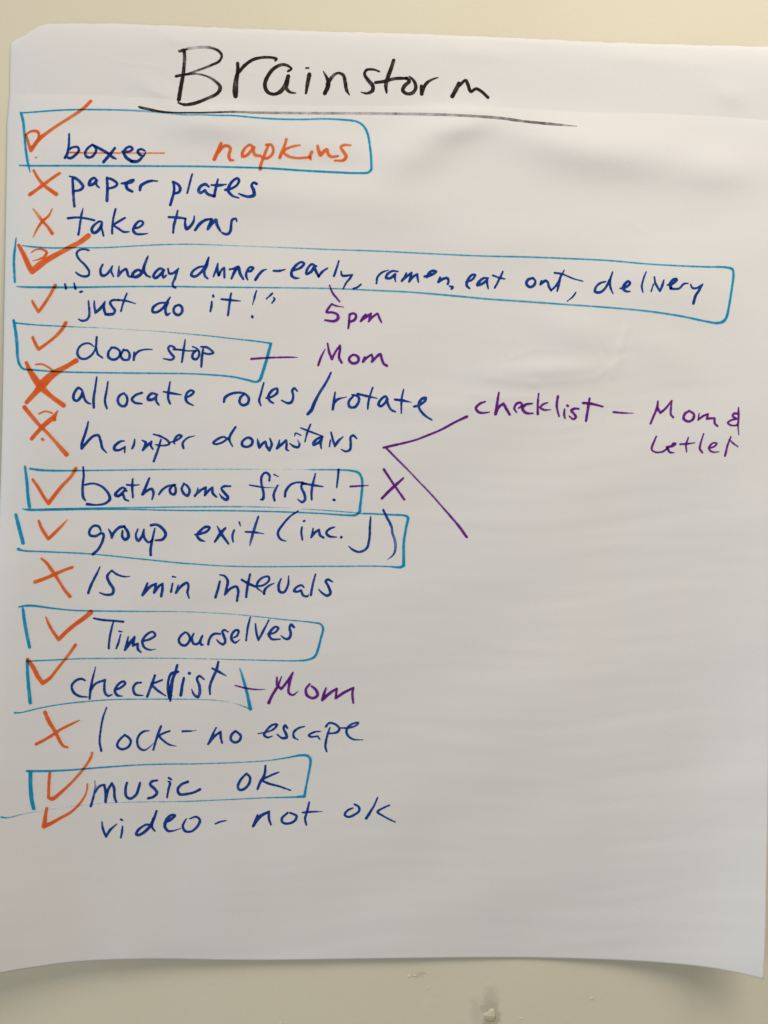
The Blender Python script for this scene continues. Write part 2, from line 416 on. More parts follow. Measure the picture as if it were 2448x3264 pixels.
WSCALE = 1.03
def ink_mesh(name, strokes, mat, parent, lift, label=None):
    """outline of the union of pen strokes, traced on a 1.6 px grid and laid on the sheet"""
    G = 1.6
    curves = [sample(s) for s in strokes]
    allp = np.vstack(curves)
    rmax = allp[:, 2].max() / 2 + 4
    x0, y0 = allp[:, 0].min() - rmax, allp[:, 1].min() - rmax
    nx = int((allp[:, 0].max() + rmax - x0) / G) + 2; ny = int((allp[:, 1].max() + rmax - y0) / G) + 2
    D = np.full((ny, nx), 9.0); Q = np.zeros((ny, nx)); cover = np.zeros((ny, nx))
    r_ = np.random.default_rng(int(x0 * 13 + y0 * 7) & 0xffffff)
    for c in curves:
        Ds = np.full((ny, nx), 9.0); Qs = np.zeros((ny, nx))
        wob = np.convolve(r_.normal(0, 0.35, len(c) + 6), np.ones(7) / 7, 'valid')[:len(c)]
        fast = np.convolve(r_.normal(0, 0.30, len(c) + 2), np.ones(3) / 3, 'valid')[:len(c)]
        jx = np.convolve(r_.normal(0, 0.5, len(c) + 8), np.ones(9) / 9, 'valid')[:len(c)]
        L = len(c)
        for i, (x, y, w, d) in enumerate(c):
            r = max(w * WSCALE / 2 + wob[i] + fast[i], 0.7)
            dd = d
            if i < 5 or i > L - 6: dd = d * 1.08
            x = x + jx[i]
            i0, i1 = int((x - r - 3 - x0) / G), int((x + r + 3 - x0) / G) + 2
            j0, j1 = int((y - r - 3 - y0) / G), int((y + r + 3 - y0) / G) + 2
            i0, j0 = max(i0, 0), max(j0, 0); i1, j1 = min(i1, nx), min(j1, ny)
            gx = x0 + np.arange(i0, i1) * G - x; gy = y0 + np.arange(j0, j1) * G - y
            dist = np.sqrt(gx[None, :] ** 2 + gy[:, None] ** 2) - r
            sub = Ds[j0:j1, i0:i1]; m = dist < sub
            sub[m] = dist[m]; Qs[j0:j1, i0:i1][m] = dd
        m = Ds < D
        D[m] = Ds[m]
        inside = Ds < 0.8
        Q = np.where(inside, np.maximum(Q, Qs), np.where((cover == 0), np.maximum(Q, Qs), Q))
        cover += Ds < -0.5
    Q = Q + 0.22 * np.clip(cover - 1, 0, 2)
    Q = Q + np.where(D < 0, 0.10 * np.clip(1 - np.abs(D + 1.2) / 1.5, 0, 1), 0)      # dye gathers at the rim of a stroke
    jj, ii = np.where((np.minimum(np.minimum(D[:-1, :-1], D[1:, :-1]), np.minimum(D[:-1, 1:], D[1:, 1:])) < 0))
    verts, dens, faces, cache = [], [], [], {}
    def vid(key, x, y, q_):
        k = cache.get(key)
        if k is None:
            k = cache[key] = len(verts); verts.append((x, y)); dens.append(q_)
        return k
    for j, i in zip(jj.tolist(), ii.tolist()):
        cs = ((j, i), (j + 1, i), (j + 1, i + 1), (j, i + 1))
        poly = []
        for k in range(4):
            a, b = cs[k], cs[(k + 1) & 3]
            da, db = D[a], D[b]
            if da < 0: poly.append(vid(a, x0 + a[1] * G, y0 + a[0] * G, Q[a]))
            if (da < 0) != (db < 0):
                t = da / (da - db)
                key = (a, b) if a < b else (b, a)
                poly.append(vid(key, x0 + (a[1] + (b[1] - a[1]) * t) * G, y0 + (a[0] + (b[0] - a[0]) * t) * G, Q[a] if da < 0 else Q[b]))
        if len(poly) >= 3: faces.append(poly)
    vp = np.array(verts)
    h = relief(vp[:, 0], vp[:, 1]) + lift
    co = place(vp[:, 0], vp[:, 1], h)
    o = mesh_object(name, co.tolist(), faces, mat, parent, smooth=True)
    at = o.data.attributes.new('dens', 'FLOAT', 'POINT')
    at.data.foreach_set('value', np.array(dens, np.float32))
    if label: o["label"] = label
    return o

STROKES = r"""
# part name | ink | label
= handwritten_word|black|title word Brainstorm in black marker
B: [A]518,178:30@.95 520,250:28@.85 508,380:32@1 490,480:35 470,600:36 / 472,182:8@.8 500,180:8 / 470,170:16@.35 560,150:24@.4 690,138:24@.45 770,148:22@.8 830,180:24@1 848,215:20 825,262:24 760,295:22@.9 660,335:20@.75 580,362:16@.8 530,380:18@1 / 445,395:24 520,380:22 640,375:15@.7 740,405:18@.9 810,455:26@1 835,495:34 810,545:30 720,590:26@.9 620,630:30@1 520,645:26 463,628:12
r: [A]988,280:28 990,340:30 974,440:42 968,520:52 970,570:38 / 990,370:28 1050,300:30 1120,250:28 1200,230:24 1290,230:22 1330,243:24 1318,258:16
a: [A]1432,350:20 1462,330:20 1430,302:24 1380,292:26 1310,325:30 1250,400:34 1229,480:36 1255,535:30 1310,553:26 1370,525:36 1412,465:38 1435,395:36 / 1425,440:38 1420,500:30 1450,535:24 1500,543:10
i: [A]1590,322:14 1612,322:16 / [A]1620,378:36 1605,460:34 1590,545:20
n: [B]85,352:10@.8 120,420:28@1 128,470:40 98,545:36 / 120,465:34 170,392:28@.85 215,366:20@1 260,385:28 278,450:32 290,520:28 318,562:8
s: [B]580,354:14 530,336:20 465,340:26 447,375:24 480,430:32 520,480:34 518,520:34 470,545:22 415,535:8
t: [B]704,254:28 680,330:34 648,420:36 636,480:32 642,540:18 / 545,450:26 620,440:28 720,415:28 815,413:26
o: [B]820,412:26 842,438:28 800,480:34 785,520:32 820,548:26 870,542:32 900,495:30 882,435:26 842,396:12
r: [B]948,480:26 952,550:34 / 955,530:34 990,460:28 1040,425:20 1098,405:10
m: [B]1222,570:36 1260,500:38 1280,455:30 / 1280,480:26 1340,430:24 1360,470:32 1385,530:26 1430,505:26 1480,530:26 1535,582:26
= underline|black|black underline fading to grey under the title
-: [A]115,662:12@.8 140,672:22@1 200,685:24 300,705:20 420,715:14 560,716:14 700,715:15@.9 850,711:16@.8 960,708:18@.7 1100,714:20@.55 1350,718:22@.5 1650,720:22@.45 [B]600,724:22@.45 1000,730:24@.48 1300,740:22@.55 1650,764:24@.68 [AA]1400,95:9@.75 1500,105:9@.7 1590,113:4@.4
= drawn_box|teal|teal box around the crossed out word and napkins
-: [C]178,165:12 300,157:13 500,142:14 700,135:13 900,136:13 1150,142:13@.8 1300,152:15@.55 1450,165:15@.5 1650,182:15@.6 [D]100,180:14@.7 250,186:13@.85 400,188:13@.9 600,207:15 800,219:14 1000,222:14 1200,217:14 1350,224:16 1480,240:18@1 1540,275:18 1580,345:20 1600,450:19 1612,560:20 1614,660:22! 1590,688:20 1500,695:18 1300,688:18 1000,672:18 700,652:17 400,643:15@.95 100,636:15 [C]1500,634:15 1000,632:16 600,630:16 250,630:16 170,627:12 / [C]182,163:18 200,220:26 215,350:22 228,500:22 245,600:22 265,688:8
= check_mark|orange|large orange check mark over a question mark at the top box
-: [C]228,360:22@1 250,430:24 272,495:32! 340,400:34 420,335:28@.9 520,265:24@.8 640,190:26@.75 740,120:28@.85 800,60:28@1 / 225,355:16 280,325:22 330,330:26 343,365:24 325,420:28 285,470:34
= question_dot|orange|orange dot under the top question mark
-: [C]312,558:14 322,557:14
= handwritten_word|navy|crossed out word boxes in dark blue marker
b: [C]608,350:18 608,420:20 602,480:22 590,530:25 572,560:28 / 600,492:22 640,468:20 682,466:22 696,492:22 670,530:24 625,563:25 600,560:24
o: [C]812,445:18 770,480:23 750,520:22 765,552:23 800,556:22 835,525:23 847,485:22 820,450:18
x: [C]812,442:16 870,475:24 940,515:27 1000,560:24 1022,570:14 / 1012,475:22 970,530:30 912,598:26
e: [C]1078,505:22 1130,507:24 1168,485:22 1150,463:20 1110,478:24 1092,520:28 1115,560:28 1160,592:28
s: [C]1160,592:28 1210,592:28 1240,570:24 1265,540:18@.7 / 1280,500:14@1 1240,484:22 1213,502:24 1230,530:26 1262,545:22 1283,515:12
= strike_line|orange|orange line striking through the word boxes
-: [C]610,513:15@1 800,517:13@.75 1000,518:13@.6 1200,518:13@.6 1450,519:12@.8
= handwritten_word|orange|word napkins in orange marker
n: [D]290,432:26@.95 265,490:30 230,572:34@1 / 262,515:28 310,460:28@.9 350,455:26@.95 372,480:26 358,540:28 370,578:28 400,582:16
a: [D]575,470:24@.85 545,446:22 510,465:24 480,510:28@.9 478,548:26 520,535:26 560,490:28@.85 580,468:26 575,500:26 590,535:28 640,543:22
p: [D]705,455:18@.9 680,510:26@.9 655,580:26 640,620:28 635,660:28 / 685,446:20 730,445:22 750,490:24@.85 735,535:26 690,565:26 650,560:22
k: [D]865,398:26@.75 850,450:26@.8 825,510:28@.9 806,558:28@1 / 985,448:16@.75 920,460:22 860,485:24@.8 840,510:22 880,545:26 950,562:22@.75 1020,560:22@.8 1075,555:24
i: [D]1088,510:28@.75 1072,550:28@.8 1080,575:18@.9
n: [D]1140,455:26@.8 1150,500:32 1165,535:32@.9! 1220,488:30@.85 1232,525:28 1260,550:26 1322,545:20
s: [D]1430,450:18@.7 1370,448:24@.8 1345,465:24 1370,510:28@.85 1392,550:30@.95 1370,580:26 1290,585:14
= cross_mark|orange|orange cross left of paper plates
-: [E]295,62:20@.95 340,140:26 400,205:28 495,272:36@1 / 525,88:24@.95 460,130:26 380,190:30 320,235:28 262,276:34@1
= handwritten_word|navy|word paper in dark blue marker
p: [E]640,140:22 645,240:26 650,330:22 655,380:22 / 612,115:14 660,130:24 710,170:26 732,208:26 705,236:24 650,245:18
a: [E]858,152:16 828,130:22 798,150:28 786,190:28 820,185:26 850,150:22! 850,190:20 875,216:14
p: [E]942,128:22 947,220:26 942,330:28 / 940,128:18 990,145:24 1032,180:24 1015,205:24 950,225:20
e: [E]1070,178:16 1110,175:30 1155,160:40 1175,150:26 / 1110,180:30 1120,222:28 1165,250:22
r: [E]1232,238:24 1240,202:30 1290,168:26 1340,155:20 1388,158:14
= handwritten_word|navy|word plates in dark blue marker
p: [F]425,165:24 428,240:24 395,368:26 / 415,165:18 460,185:24 482,220:26 473,252:28 425,270:20
l: [F]588,96:16 565,180:20 545,262:20
a: [F]735,208:18 705,186:26 665,202:28 644,242:28 658,262:24 700,238:24! 722,270:26 760,285:24 785,292:20
t: [F]815,140:16 800,200:24 782,292:26 / 755,192:16 820,195:28 890,186:12
e: [F]880,235:24 930,225:22 985,190:24 1000,155:24 988,133:22 950,152:26 915,200:26 905,240:28 940,285:24 1000,307:12
s: [F]1156,182:24 1130,170:20 1112,195:24 1130,240:30 1132,280:34 1085,295:26 1040,285:22 998,268:14
= cross_mark|orange|thin orange cross left of take turns
-: [E]290,400:12@.5 340,465:28@.5 370,505:24@.9 420,560:22@.95 460,618:32@1 / 460,400:10@.9 430,460:22@.9 370,515:26@1 320,590:18 290,655:6@.8
= handwritten_word|navy|word take in dark blue marker
t: [E]733,396:8@.8 718,450:20@1 705,540:20 690,630:22 / 600,485:22 680,478:20 760,487:20 830,503:20
a: [E]870,515:18 830,545:22 808,585:26 825,614:26 860,598:28 892,550:26 895,518:20 870,512:18 / 892,560:22 912,640:16
k: [E]1018,405:20 1000,480:20 990,560:20 988,620:20 / 1100,482:20 1050,512:22 1005,545:20 1050,580:20 1090,605:22 1140,604:12
e: [E]1175,575:22 1230,562:20 1262,525:20 1235,508:18 1195,540:24 1173,590:24 1200,622:24 1260,625:18 1305,618:6
= handwritten_word|navy|word turns in dark blue marker
t: [F]460,418:16 445,480:24 428,540:24 420,612:18 / 380,475:20 450,478:24 530,488:18
u: [F]528,490:18 525,540:24 538,578:30 572,555:28 600,510:22 607,465:12
r: [F]615,588:24 650,540:30 700,502:26 750,492:18
n: [F]760,492:20 735,560:32 725,582:24! 768,525:28 798,498:24 805,540:28 835,595:20
s: [F]982,514:14 972,490:22 940,500:24 932,540:22 925,595:28 900,625:24 860,618:20 838,603:8
= drawn_box|teal|long teal box around the Sunday dinner line
-: [G]142,50:10 130,150:20 122,250:22 125,350:22 130,438:22 / 195,118:9 300,130:15 450,138:13 650,136:10@.9 900,136:10 1200,120:9@.85 1400,110:9 1650,105:9@.8 [H]150,108:8@.75 400,118:7@.6 640,127:6@.5 900,137:8@.6 1200,150:9@.75 1650,165:10@.85 [I]400,185:10 900,208:11 1300,217:13 1650,230:13 [J]400,250:13 700,277:12 1000,295:13 1250,305:14@.95 1430,310:19@1 1480,328:22 1488,370:21 1470,520:19 1445,670:22 1425,750:25 1400,785:28 1340,800:22 1270,790:18 1000,735:16@.9 700,692:15@.85 300,657:13 0,636:14 [I]1300,610:15@.8 1000,590:15 700,562:16 300,528:14 0,513:13 [H]1300,497:12 900,490:11 500,486:12@.85 100,482:13 [G]1500,478:13@.9 1000,480:13 700,485:17@1 400,485:19 200,482:16 135,476:5
= check_mark|orange|thick orange check mark at the Sunday dinner line
-: [G]165,115:30@1 210,200:38 250,290:46 283,345:50! 340,295:58 420,240:48@.95 520,185:42@.9 620,130:42@.8 700,90:42@.85 780,30:46@1
= question_mark|orange|orange question mark inside the thick check mark
-: [G]275,180:10 310,155:14 370,150:18 410,175:24 390,215:24 342,238:14 288,252:6
= handwritten_word|navy|word Sunday in dark blue marker
S: [G]785,160:14 740,150:18 695,160:20 675,190:20 695,235:20 750,290:20 785,345:20 780,380:22 740,390:20 690,372:20 668,352:14
u: [G]905,285:18 885,330:22 895,380:26 930,378:22 970,335:24 990,298:14! 980,340:20 1000,390:16
n: [G]1050,300:12 1045,350:22 1042,385:22! 1075,345:24 1110,325:22 1122,350:24 1132,385:20 1160,395:18
d: [G]1255,355:20 1220,332:24 1178,355:28 1168,385:28 1195,395:28 1240,370:30 1270,310:26 / 1305,210:14 1285,260:26 1265,330:28 1290,378:22 1325,396:14
a: [G]1450,335:18 1410,320:22 1370,352:26 1352,388:24 1370,403:26 1410,375:26 1440,335:22! 1435,360:22 1440,400:22 1465,380:16
y: [G]1480,320:14 1492,362:22 1515,365:22 1548,345:22 1575,315:10! 1560,350:22 1540,410:24 1522,450:18 1525,478:20 1545,488:22
= handwritten_word|navy|word dinner in dark blue marker
d: [H]130,300:16 90,310:20 40,345:22 28,380:24 60,390:24 110,355:24 148,300:24 180,225:18 / 180,220:14 165,290:26 142,340:24 147,385:22 172,410:16
i: [H]222,392:14 245,330:22 262,272:12! 258,330:22 268,380:24
n: [H]270,380:22 295,330:20 318,312:18! 318,360:22 318,400:18
n: [H]362,328:16 400,320:20 440,302:22 / 415,330:28 380,408:20 / 400,362:24 442,308:26 455,360:28 485,412:22
e: [H]515,345:14 550,342:24 572,315:24 545,308:20 515,350:24 510,385:24 525,420:12
r: [H]592,420:24 620,375:28 655,340:22 690,326:10
= dash|navy|short dark blue dash after dinner
-: [H]752,340:20 800,341:24 855,328:10
= handwritten_word|navy|word early in dark blue marker
e: [H]925,338:18 985,315:24 1020,278:24 998,263:18 950,292:26 912,345:26 912,382:26 940,403:24 978,405:12
a: [H]1130,300:16 1090,282:22 1052,320:24 1042,368:22 1080,350:26 1110,305:26! 1120,330:26 1150,390:22
r: [H]1150,390:20 1180,350:24 1230,315:12
l: [H]1328,252:14 1310,310:20 1285,385:22
y: [H]1348,345:14 1355,380:20 1400,383:22 1448,372:12! 1430,400:20 1390,450:18 1365,500:14
,: [H]1522,460:16 1490,485:18 1455,498:20
= handwritten_word|navy|word ramen in dark blue marker
r: [I]0,450:18 8,400:20 45,357:20 108,333:10
a: [I]190,347:14 140,342:20 95,372:24 85,403:24 120,405:24 165,370:24! 162,400:20 168,435:12
m: [I]262,360:16 245,400:22 222,430:20! 260,395:24 310,357:20! 300,400:24 288,435:22! 320,395:24 360,370:20! 362,400:20 370,440:14
e: [I]425,390:22 480,378:24 525,347:22 500,338:20 465,357:26 445,395:24
n: [I]560,400:20 545,440:22! 595,408:24 625,405:22 635,430:22 628,458:18
,: [I]645,475:14 672,485:26 662,500:22
= handwritten_word|navy|word eat in dark blue marker
e: [I]790,440:18 840,420:20 870,378:22 845,375:20 805,420:24 795,470:24 820,495:16
a: [I]985,405:16 945,405:22 902,440:26 890,466:26 930,455:24 975,422:22! 975,450:22 985,498:14
t: [I]1115,345:16 1085,410:22 1042,490:18 / 1025,380:16 1080,400:18 1130,412:14
= handwritten_word|navy|word out in dark blue marker
o: [I]1380,402:20 1335,420:26 1322,455:24 1350,483:24 1385,470:26 1400,430:22 1375,402:18
u: [I]1455,430:18 1445,460:22! 1490,428:26 1510,440:20 1520,480:24 1540,515:18
t: [I]1655,335:12 1620,400:22 1605,470:24 1593,520:14 / 1540,512:18 1575,480:20 1608,430:20 / 1570,358:20 1620,365:18 1655,375:14 [J]20,385:14 80,410:14 160,432:12
,: [J]98,530:12 70,570:16 22,608:10
= handwritten_word|navy|word delivery in dark blue marker
d: [J]360,435:16 310,450:20 272,490:22 268,523:26 310,530:24 360,490:22 395,420:20 / 422,350:14 402,420:20 402,480:22 425,540:12
e: [J]490,495:16 540,485:20 576,450:22 560,432:20 528,460:28 515,495:26 540,520:22 578,522:12
l: [J]718,350:12 695,410:18 680,480:20 690,530:12
i: [J]782,460:14 762,522:12
v: [J]790,395:14 800,450:20 840,520:18! 860,470:24 875,420:12
e: [J]905,465:14 950,455:22 988,418:24 965,412:20 932,450:28 935,490:28
r: [J]935,495:24 965,500:20 1010,495:20 1050,455:20 1088,450:12
y: [J]1110,460:14 1125,490:20 1160,493:20 1215,460:14! 1185,510:26 1150,570:26 1135,628:24
= check_mark|orange|orange check mark left of just do it
-: [G]283,605:20 310,655:24 340,700:26! 380,645:28 430,570:26@.9 470,500:28@.9 487,468:32@1
= quotation_mark|navy|opening quotation mark of two blue ticks
-: [G]572,455:16 582,495:22
-: [G]652,448:14 665,497:22
= handwritten_word|navy|word just in dark blue marker
j: [G]780,605:14 785,680:20 785,740:22 760,773:24 720,780:20 692,766:12 / 695,528:8 713,525:24 730,522:8
u: [G]830,605:12 832,660:22 842,708:24! 890,665:26 925,612:14! 915,670:24 930,725:24
s: [G]1045,598:18 990,600:22 970,618:22 988,655:24 1012,692:24 1000,718:24 950,725:28
t: [G]1118,540:16 1090,610:20 1065,695:16 / 1040,597:20 1110,605:18 1195,630:8
= handwritten_word|navy|word do in dark blue marker
d: [G]1450,620:16 1400,627:20 1350,662:24 1345,700:24 1375,706:24 1430,675:24 1475,610:24 1500,572:12 / 1480,620:22 1458,680:24 1470,728:24 1500,712:12
o: [G]1540,652:22 1580,642:22 1605,668:24 1600,710:26 1570,730:24 1535,710:24 1532,670:22 1550,650:18
= handwritten_word|navy|word it in dark blue marker
i: [H]208,610:18 205,650:24 195,698:18 / 219,556:18 221,568:20
t: [H]378,540:16 365,620:22 350,732:20 / 292,590:18 370,598:22 460,607:10
= exclamation_mark|navy|blue exclamation mark after it
-: [H]602,515:12 585,570:20 568,638:8 / 562,735:12 566,748:26
= quotation_mark|navy|closing quotation mark of two blue ticks
-: [H]740,540:18 690,586:14
-: [H]750,575:10 762,588:20 738,625:14
= pointer_line|purple|short purple pointer below the word early
-: [H]1245,468:14 1270,530:18 1335,612:16
= handwritten_word|purple|5 pm in purple marker
5: [H]1262,634:16 1235,670:22 1218,703:20 1270,707:20 1315,727:24 1320,760:28 1288,783:24 1205,775:18 / 1262,632:16 1300,648:16 1370,660:8
p: [H]1422,722:22 1418,790:22 1410,848:18 / 1420,725:18 1460,715:20 1480,740:22 1465,772:26 1425,790:20
m: [H]1565,722:14 1545,745:22 1520,783:20! 1570,745:24 1610,717:20! 1590,785:20! 1620,750:24 1655,725:20 [I]8,716:18 25,755:20 45,796:14
= drawn_box|teal|teal box around door stop
-: [K]120,115:24 138,220:26 150,340:27 155,440:24 175,508:22 205,540:18 300,550:15 500,565:13 800,573:13 1200,578:13@.95 1650,583:12 [L]200,593:13 400,612:15 520,638:18@1 600,655:17 630,638:28 650,590:27 690,460:27 728,320:26 / [K]125,135:14 300,152:11 500,163:10 700,172:8@.85 900,180:6@.5 1100,192:5@.4 1400,210:6@.6 1650,232:7@.8 [L]200,252:8@.9 400,275:9 600,297:12@1 728,315:14
= check_mark|orange|orange check mark inside the door stop box
-: [K]287,262:24 315,325:28 340,368:28! 400,325:26@.95 480,262:26@.9 540,200:28@.9 580,135:34@1
= handwritten_word|navy|word door in dark blue marker
d: [K]828,345:8 790,318:18 740,320:18 698,350:20 682,400:22 702,443:23 750,453:21 800,425:21 840,365:18 852,262:22 / 848,350:18 862,410:21 905,445:12
o: [K]990,352:16 957,390:23 957,438:25 1000,460:23 1048,435:22 1055,385:22 1020,357:22 978,352:18
o: [K]1090,372:22 1065,420:23 1085,458:23 1130,458:23 1143,415:22 1120,378:20 1085,378:18
r: [K]1182,395:16 1178,462:22! 1185,430:20 1220,387:20 1280,370:16 1342,370:8
= handwritten_word|navy|word stop in dark blue marker
s: [K]1540,352:16 1500,338:20 1482,358:20 1502,400:22 1533,438:22 1510,460:20 1440,450:12
t: [K]1632,285:14 1618,380:22 1603,480:18 / 1530,368:20 1600,374:18 1650,382:14 [L]20,382:14 60,380:14
o: [L]70,382:16 42,405:22 37,443:23 65,458:22 93,430:22 95,392:22 75,362:18 38,345:12
p: [L]132,365:18 120,440:24 115,522:20 / 112,346:14 160,350:20 212,385:20 222,400:18 180,410:20 130,400:16
= dash|purple|purple dash across the right end of the door stop box
-: [L]555,453:20 700,443:17 900,438:15 965,440:5
= handwritten_word|purple|purple Mom beside the door stop box
M: [a1]60,432:32 95,330:32 152,215:10 / 182,142:24 205,260:34 240,350:34! 290,250:28 345,170:30! 350,200:32 335,330:34 370,398:32
o: [a1]525,292:26 480,320:34 468,360:36 500,400:36 550,405:36 590,375:36 590,330:36 560,302:34 515,288:22
m: [a1]670,325:26 650,385:34! 690,340:36 765,290:28! 780,340:34 770,385:34! 820,330:36 880,285:36 900,350:34 930,415:34 968,438:30
= cross_mark|orange|thick orange cross at allocate roles
-: [K]230,485:28@1 265,560:44 330,660:62 380,720:54 460,790:38 560,862:42 / 670,468:44 600,510:38@.95 520,555:50 450,600:64 380,670:74 320,740:48 233,836:36
= question_mark|orange|faint orange question mark curve above the thick cross
-: [K]310,502:14@.9 370,500:18 430,528:17 470,560:20
= handwritten_word|navy|word allocate in dark blue marker
a: [K]722,728:18 692,708:24 652,760:25 650,808:25 675,823:24 710,790:26 728,742:22! 742,800:22 765,835:21 800,850:12
l: [K]852,612:16 838,720:20 825,800:24 827,882:24
l: [K]952,652:14 940,730:20 925,830:22 942,890:18
o: [K]1095,755:18 1055,775:23 1038,820:25 1060,862:24 1100,868:24 1122,825:23 1113,778:22 1085,754:16
c: [K]1250,752:22 1195,772:22 1163,810:24 1187,838:24 1250,848:16
a: [K]1385,768:20 1340,757:24 1307,787:26 1305,810:26 1340,812:26 1378,785:20! 1375,820:24 1400,858:16
t: [K]1498,657:16 1485,740:22 1482,800:23 1500,848:18 / 1440,742:14 1510,755:24 1600,770:10
e: [L]-20,792:18 20,775:22 48,745:22 28,730:20 -5,747:22 -23,790:26 -13,830:24 45,864:12
= handwritten_word|navy|word roles in dark blue marker
r: [N]315,223:24 325,185:26 370,155:24 430,142:22 490,146:16
o: [N]500,152:18 462,182:24 453,225:24 480,253:24 525,235:25 533,190:24 505,156:18
l: [N]665,55:14 640,150:20 625,215:21 640,256:16
e: [N]688,190:16 740,177:20 785,140:24 783,107:20 740,122:26 706,175:25 718,215:23 752,235:14
s: [N]960,127:16 935,104:22 917,122:22 925,170:23 913,222:26 880,235:22 822,210:12
/: [L]1258,575:18@.9 1215,660:22 1150,765:24@.95 1105,855:30@1 1085,905:32 1053,940:26
= handwritten_word|navy|word rotate in dark blue marker
r: [O]188,192:14 178,270:23 168,345:23! 180,290:24 210,258:24 290,235:8
o: [O]348,228:20 308,280:24 318,323:24 360,325:24 393,285:24 398,242:23 370,222:20 335,216:12
t: [O]520,152:14 495,230:20 480,290:22 478,343:14 / 385,208:20 470,228:22 560,248:8
a: [O]655,257:16 635,230:20 592,257:24 572,303:26 590,318:22 630,285:24 645,250:20! 655,300:22 685,350:21 722,367:14
t: [O]792,168:14 775,260:20 772,378:14 / 715,258:22 790,268:24 862,283:6
e: [O]885,320:20 930,307:22 982,267:24 988,242:20 955,252:26 925,300:26 935,345:22 980,398:21 1040,438:14
= cross_mark|orange|orange cross with a blot at hamper downstairs
-: [M]215,160:36@1 280,240:36 350,320:30@.95 430,400:28@.75 510,490:32@.7 585,575:42@1 / 508,190:12 475,245:40 430,282:42 370,335:40 310,400:32 278,438:32 / 480,262:32 482,270:28
= question_mark|orange|faint orange question mark curve and dot at the cross
-: [M]342,218:13@.9 400,196:13 460,212:15 / 372,440:22@1 380,448:22
= handwritten_word|navy|word hamper in dark blue marker
h: [M]778,290:16 755,380:24 722,480:26 720,522:28! 765,470:24 820,416:23 865,408:23 885,450:24 902,520:22 938,560:12
a: [M]1095,457:14 1060,462:22 1012,502:26 1008,533:26 1050,538:22 1100,510:20! 1098,560:14
m: [M]1188,442:14 1180,490:22 1165,523:20 / 1252,450:12 1285,470:24! 1275,510:26 1258,538:22! 1305,490:24 1335,462:18! 1330,500:22 1347,530:14
p: [M]1418,447:18 1400,510:22 1372,590:22 1355,637:20 / 1350,398:12 1410,415:20 1478,455:20 1492,483:18 1440,498:18 1370,490:12
e: [M]1500,470:12 1560,450:18 1602,413:20 1572,407:20 1542,440:22 1533,475:18 1545,485:10
r: [M]1618,522:20 1610,480:22 1650,432:18 [N]60,522:6
= handwritten_word|navy|word downstairs in dark blue marker
d: [N]345,547:14 310,532:18 250,557:24 222,585:24 240,596:18 300,580:20 350,545:20 / 415,447:22 375,510:24 362,555:22 390,616:12
o: [N]555,542:18 520,540:22 477,572:24 477,608:24 520,620:23 558,600:25 565,562:24 535,541:18
w: [N]610,550:12 618,590:26 627,628:22! 655,592:24 680,572:18! 692,615:26 715,650:24! 735,600:25 720,545:14
n: [N]805,560:14 795,600:24 780,636:20! 820,600:26 862,562:22! 867,600:24 865,640:22 885,655:14
s: [N]938,525:10@.9 945,500:16 995,520:10 / 962,555:6@.4 980,600:22@1 968,623:22 930,615:22 895,590:12
t: [N]1078,422:16 1050,490:20 1028,577:12 / 990,452:12 1060,480:18 1180,525:14
a: [N]1185,532:20 1140,547:22 1102,590:25 1107,603:22 1150,580:22 1180,548:18! 1167,590:22 1172,633:14
i: [N]1252,560:14 1245,618:14
r: [N]1258,490:16 1275,560:22 1293,615:18! 1320,572:26 1365,530:10
s: [N]1485,547:14 1455,520:22 1432,532:22 1432,590:23 1425,645:23 1390,660:20 1348,642:10
= pointer_line|purple|purple arrowhead line opening towards checklist
-: [O]615,682:20 690,665:22 800,640:19 910,610:17 1000,575:19 1120,525:19 1250,455:21 1350,408:24 / [T]640,78:18 720,160:17@.95 830,270:14@.9 920,365:13 1040,490:14 1150,615:17 1270,755:21@1 1350,862:24
= handwritten_word|purple|word checklist in purple marker
c: [P]185,138:14 140,155:22 102,195:24 122,228:24 165,238:19 225,230:10
h: [P]305,60:18 290,150:24 275,248:28! 300,190:26 345,155:22! 370,200:26 400,252:22
e: [P]463,235:12 441,200:20 460,157:22 495,147:20 508,170:20 480,195:14
c: [P]598,155:14 540,165:24 512,200:28 545,238:24 608,242:12
k: [P]655,68:14 648,160:20 648,248:20 / 735,147:14 690,165:18 672,190:20 700,210:20 765,210:8
l: [P]825,90:20 815,180:22 835,268:14
i: [P]885,205:16 880,250:22 888,286:14 / 908,172:20 915,177:20
s: [P]1010,202:16 970,200:22 944,217:22 967,245:22 983,275:24 960,293:20 925,265:12
t: [P]1105,108:18 1095,170:24 1072,308:22 / 1045,150:22 1110,155:24 1220,182:16
= dash|purple|purple dash after checklist
-: [P]1315,230:20 1400,238:18 1492,240:4
= handwritten_word|purple|purple Mom at the right edge
M: [Q]525,363:22 560,280:22 590,210:28 597,147:18 / 595,215:24 620,260:22! 670,218:22 730,142:18! 722,220:22 722,275:20 745,303:22
o: [Q]900,240:22 857,270:24 847,318:25 895,343:23 938,318:25 943,272:24 900,240:18
m: [Q]995,265:14 985,328:16! 1030,292:22 1080,270:20! 1070,318:22! 1110,312:22 1145,312:20! 1145,360:23 1172,387:18
= ampersand|purple|purple ampersand after Mom
-: [Q]1375,210:16 1375,300:20 1370,380:18 1378,470:8 / 1380,270:18 1330,267:24 1318,290:20 1350,312:18 / 1355,318:20 1305,330:20 1272,355:20 1300,378:18 1355,378:16 1378,345:12
= handwritten_word|purple|word Letlet in purple marker
L: [Q]582,487:16 550,560:22 537,612:20 570,638:18 640,635:18 685,605:20
e: [Q]680,590:16 730,580:28 765,558:26 745,560:30 / 690,598:24 710,638:22 752,645:10
t: [Q]892,495:12 868,570:20 875,638:14 / 812,562:18 880,558:20 955,548:8
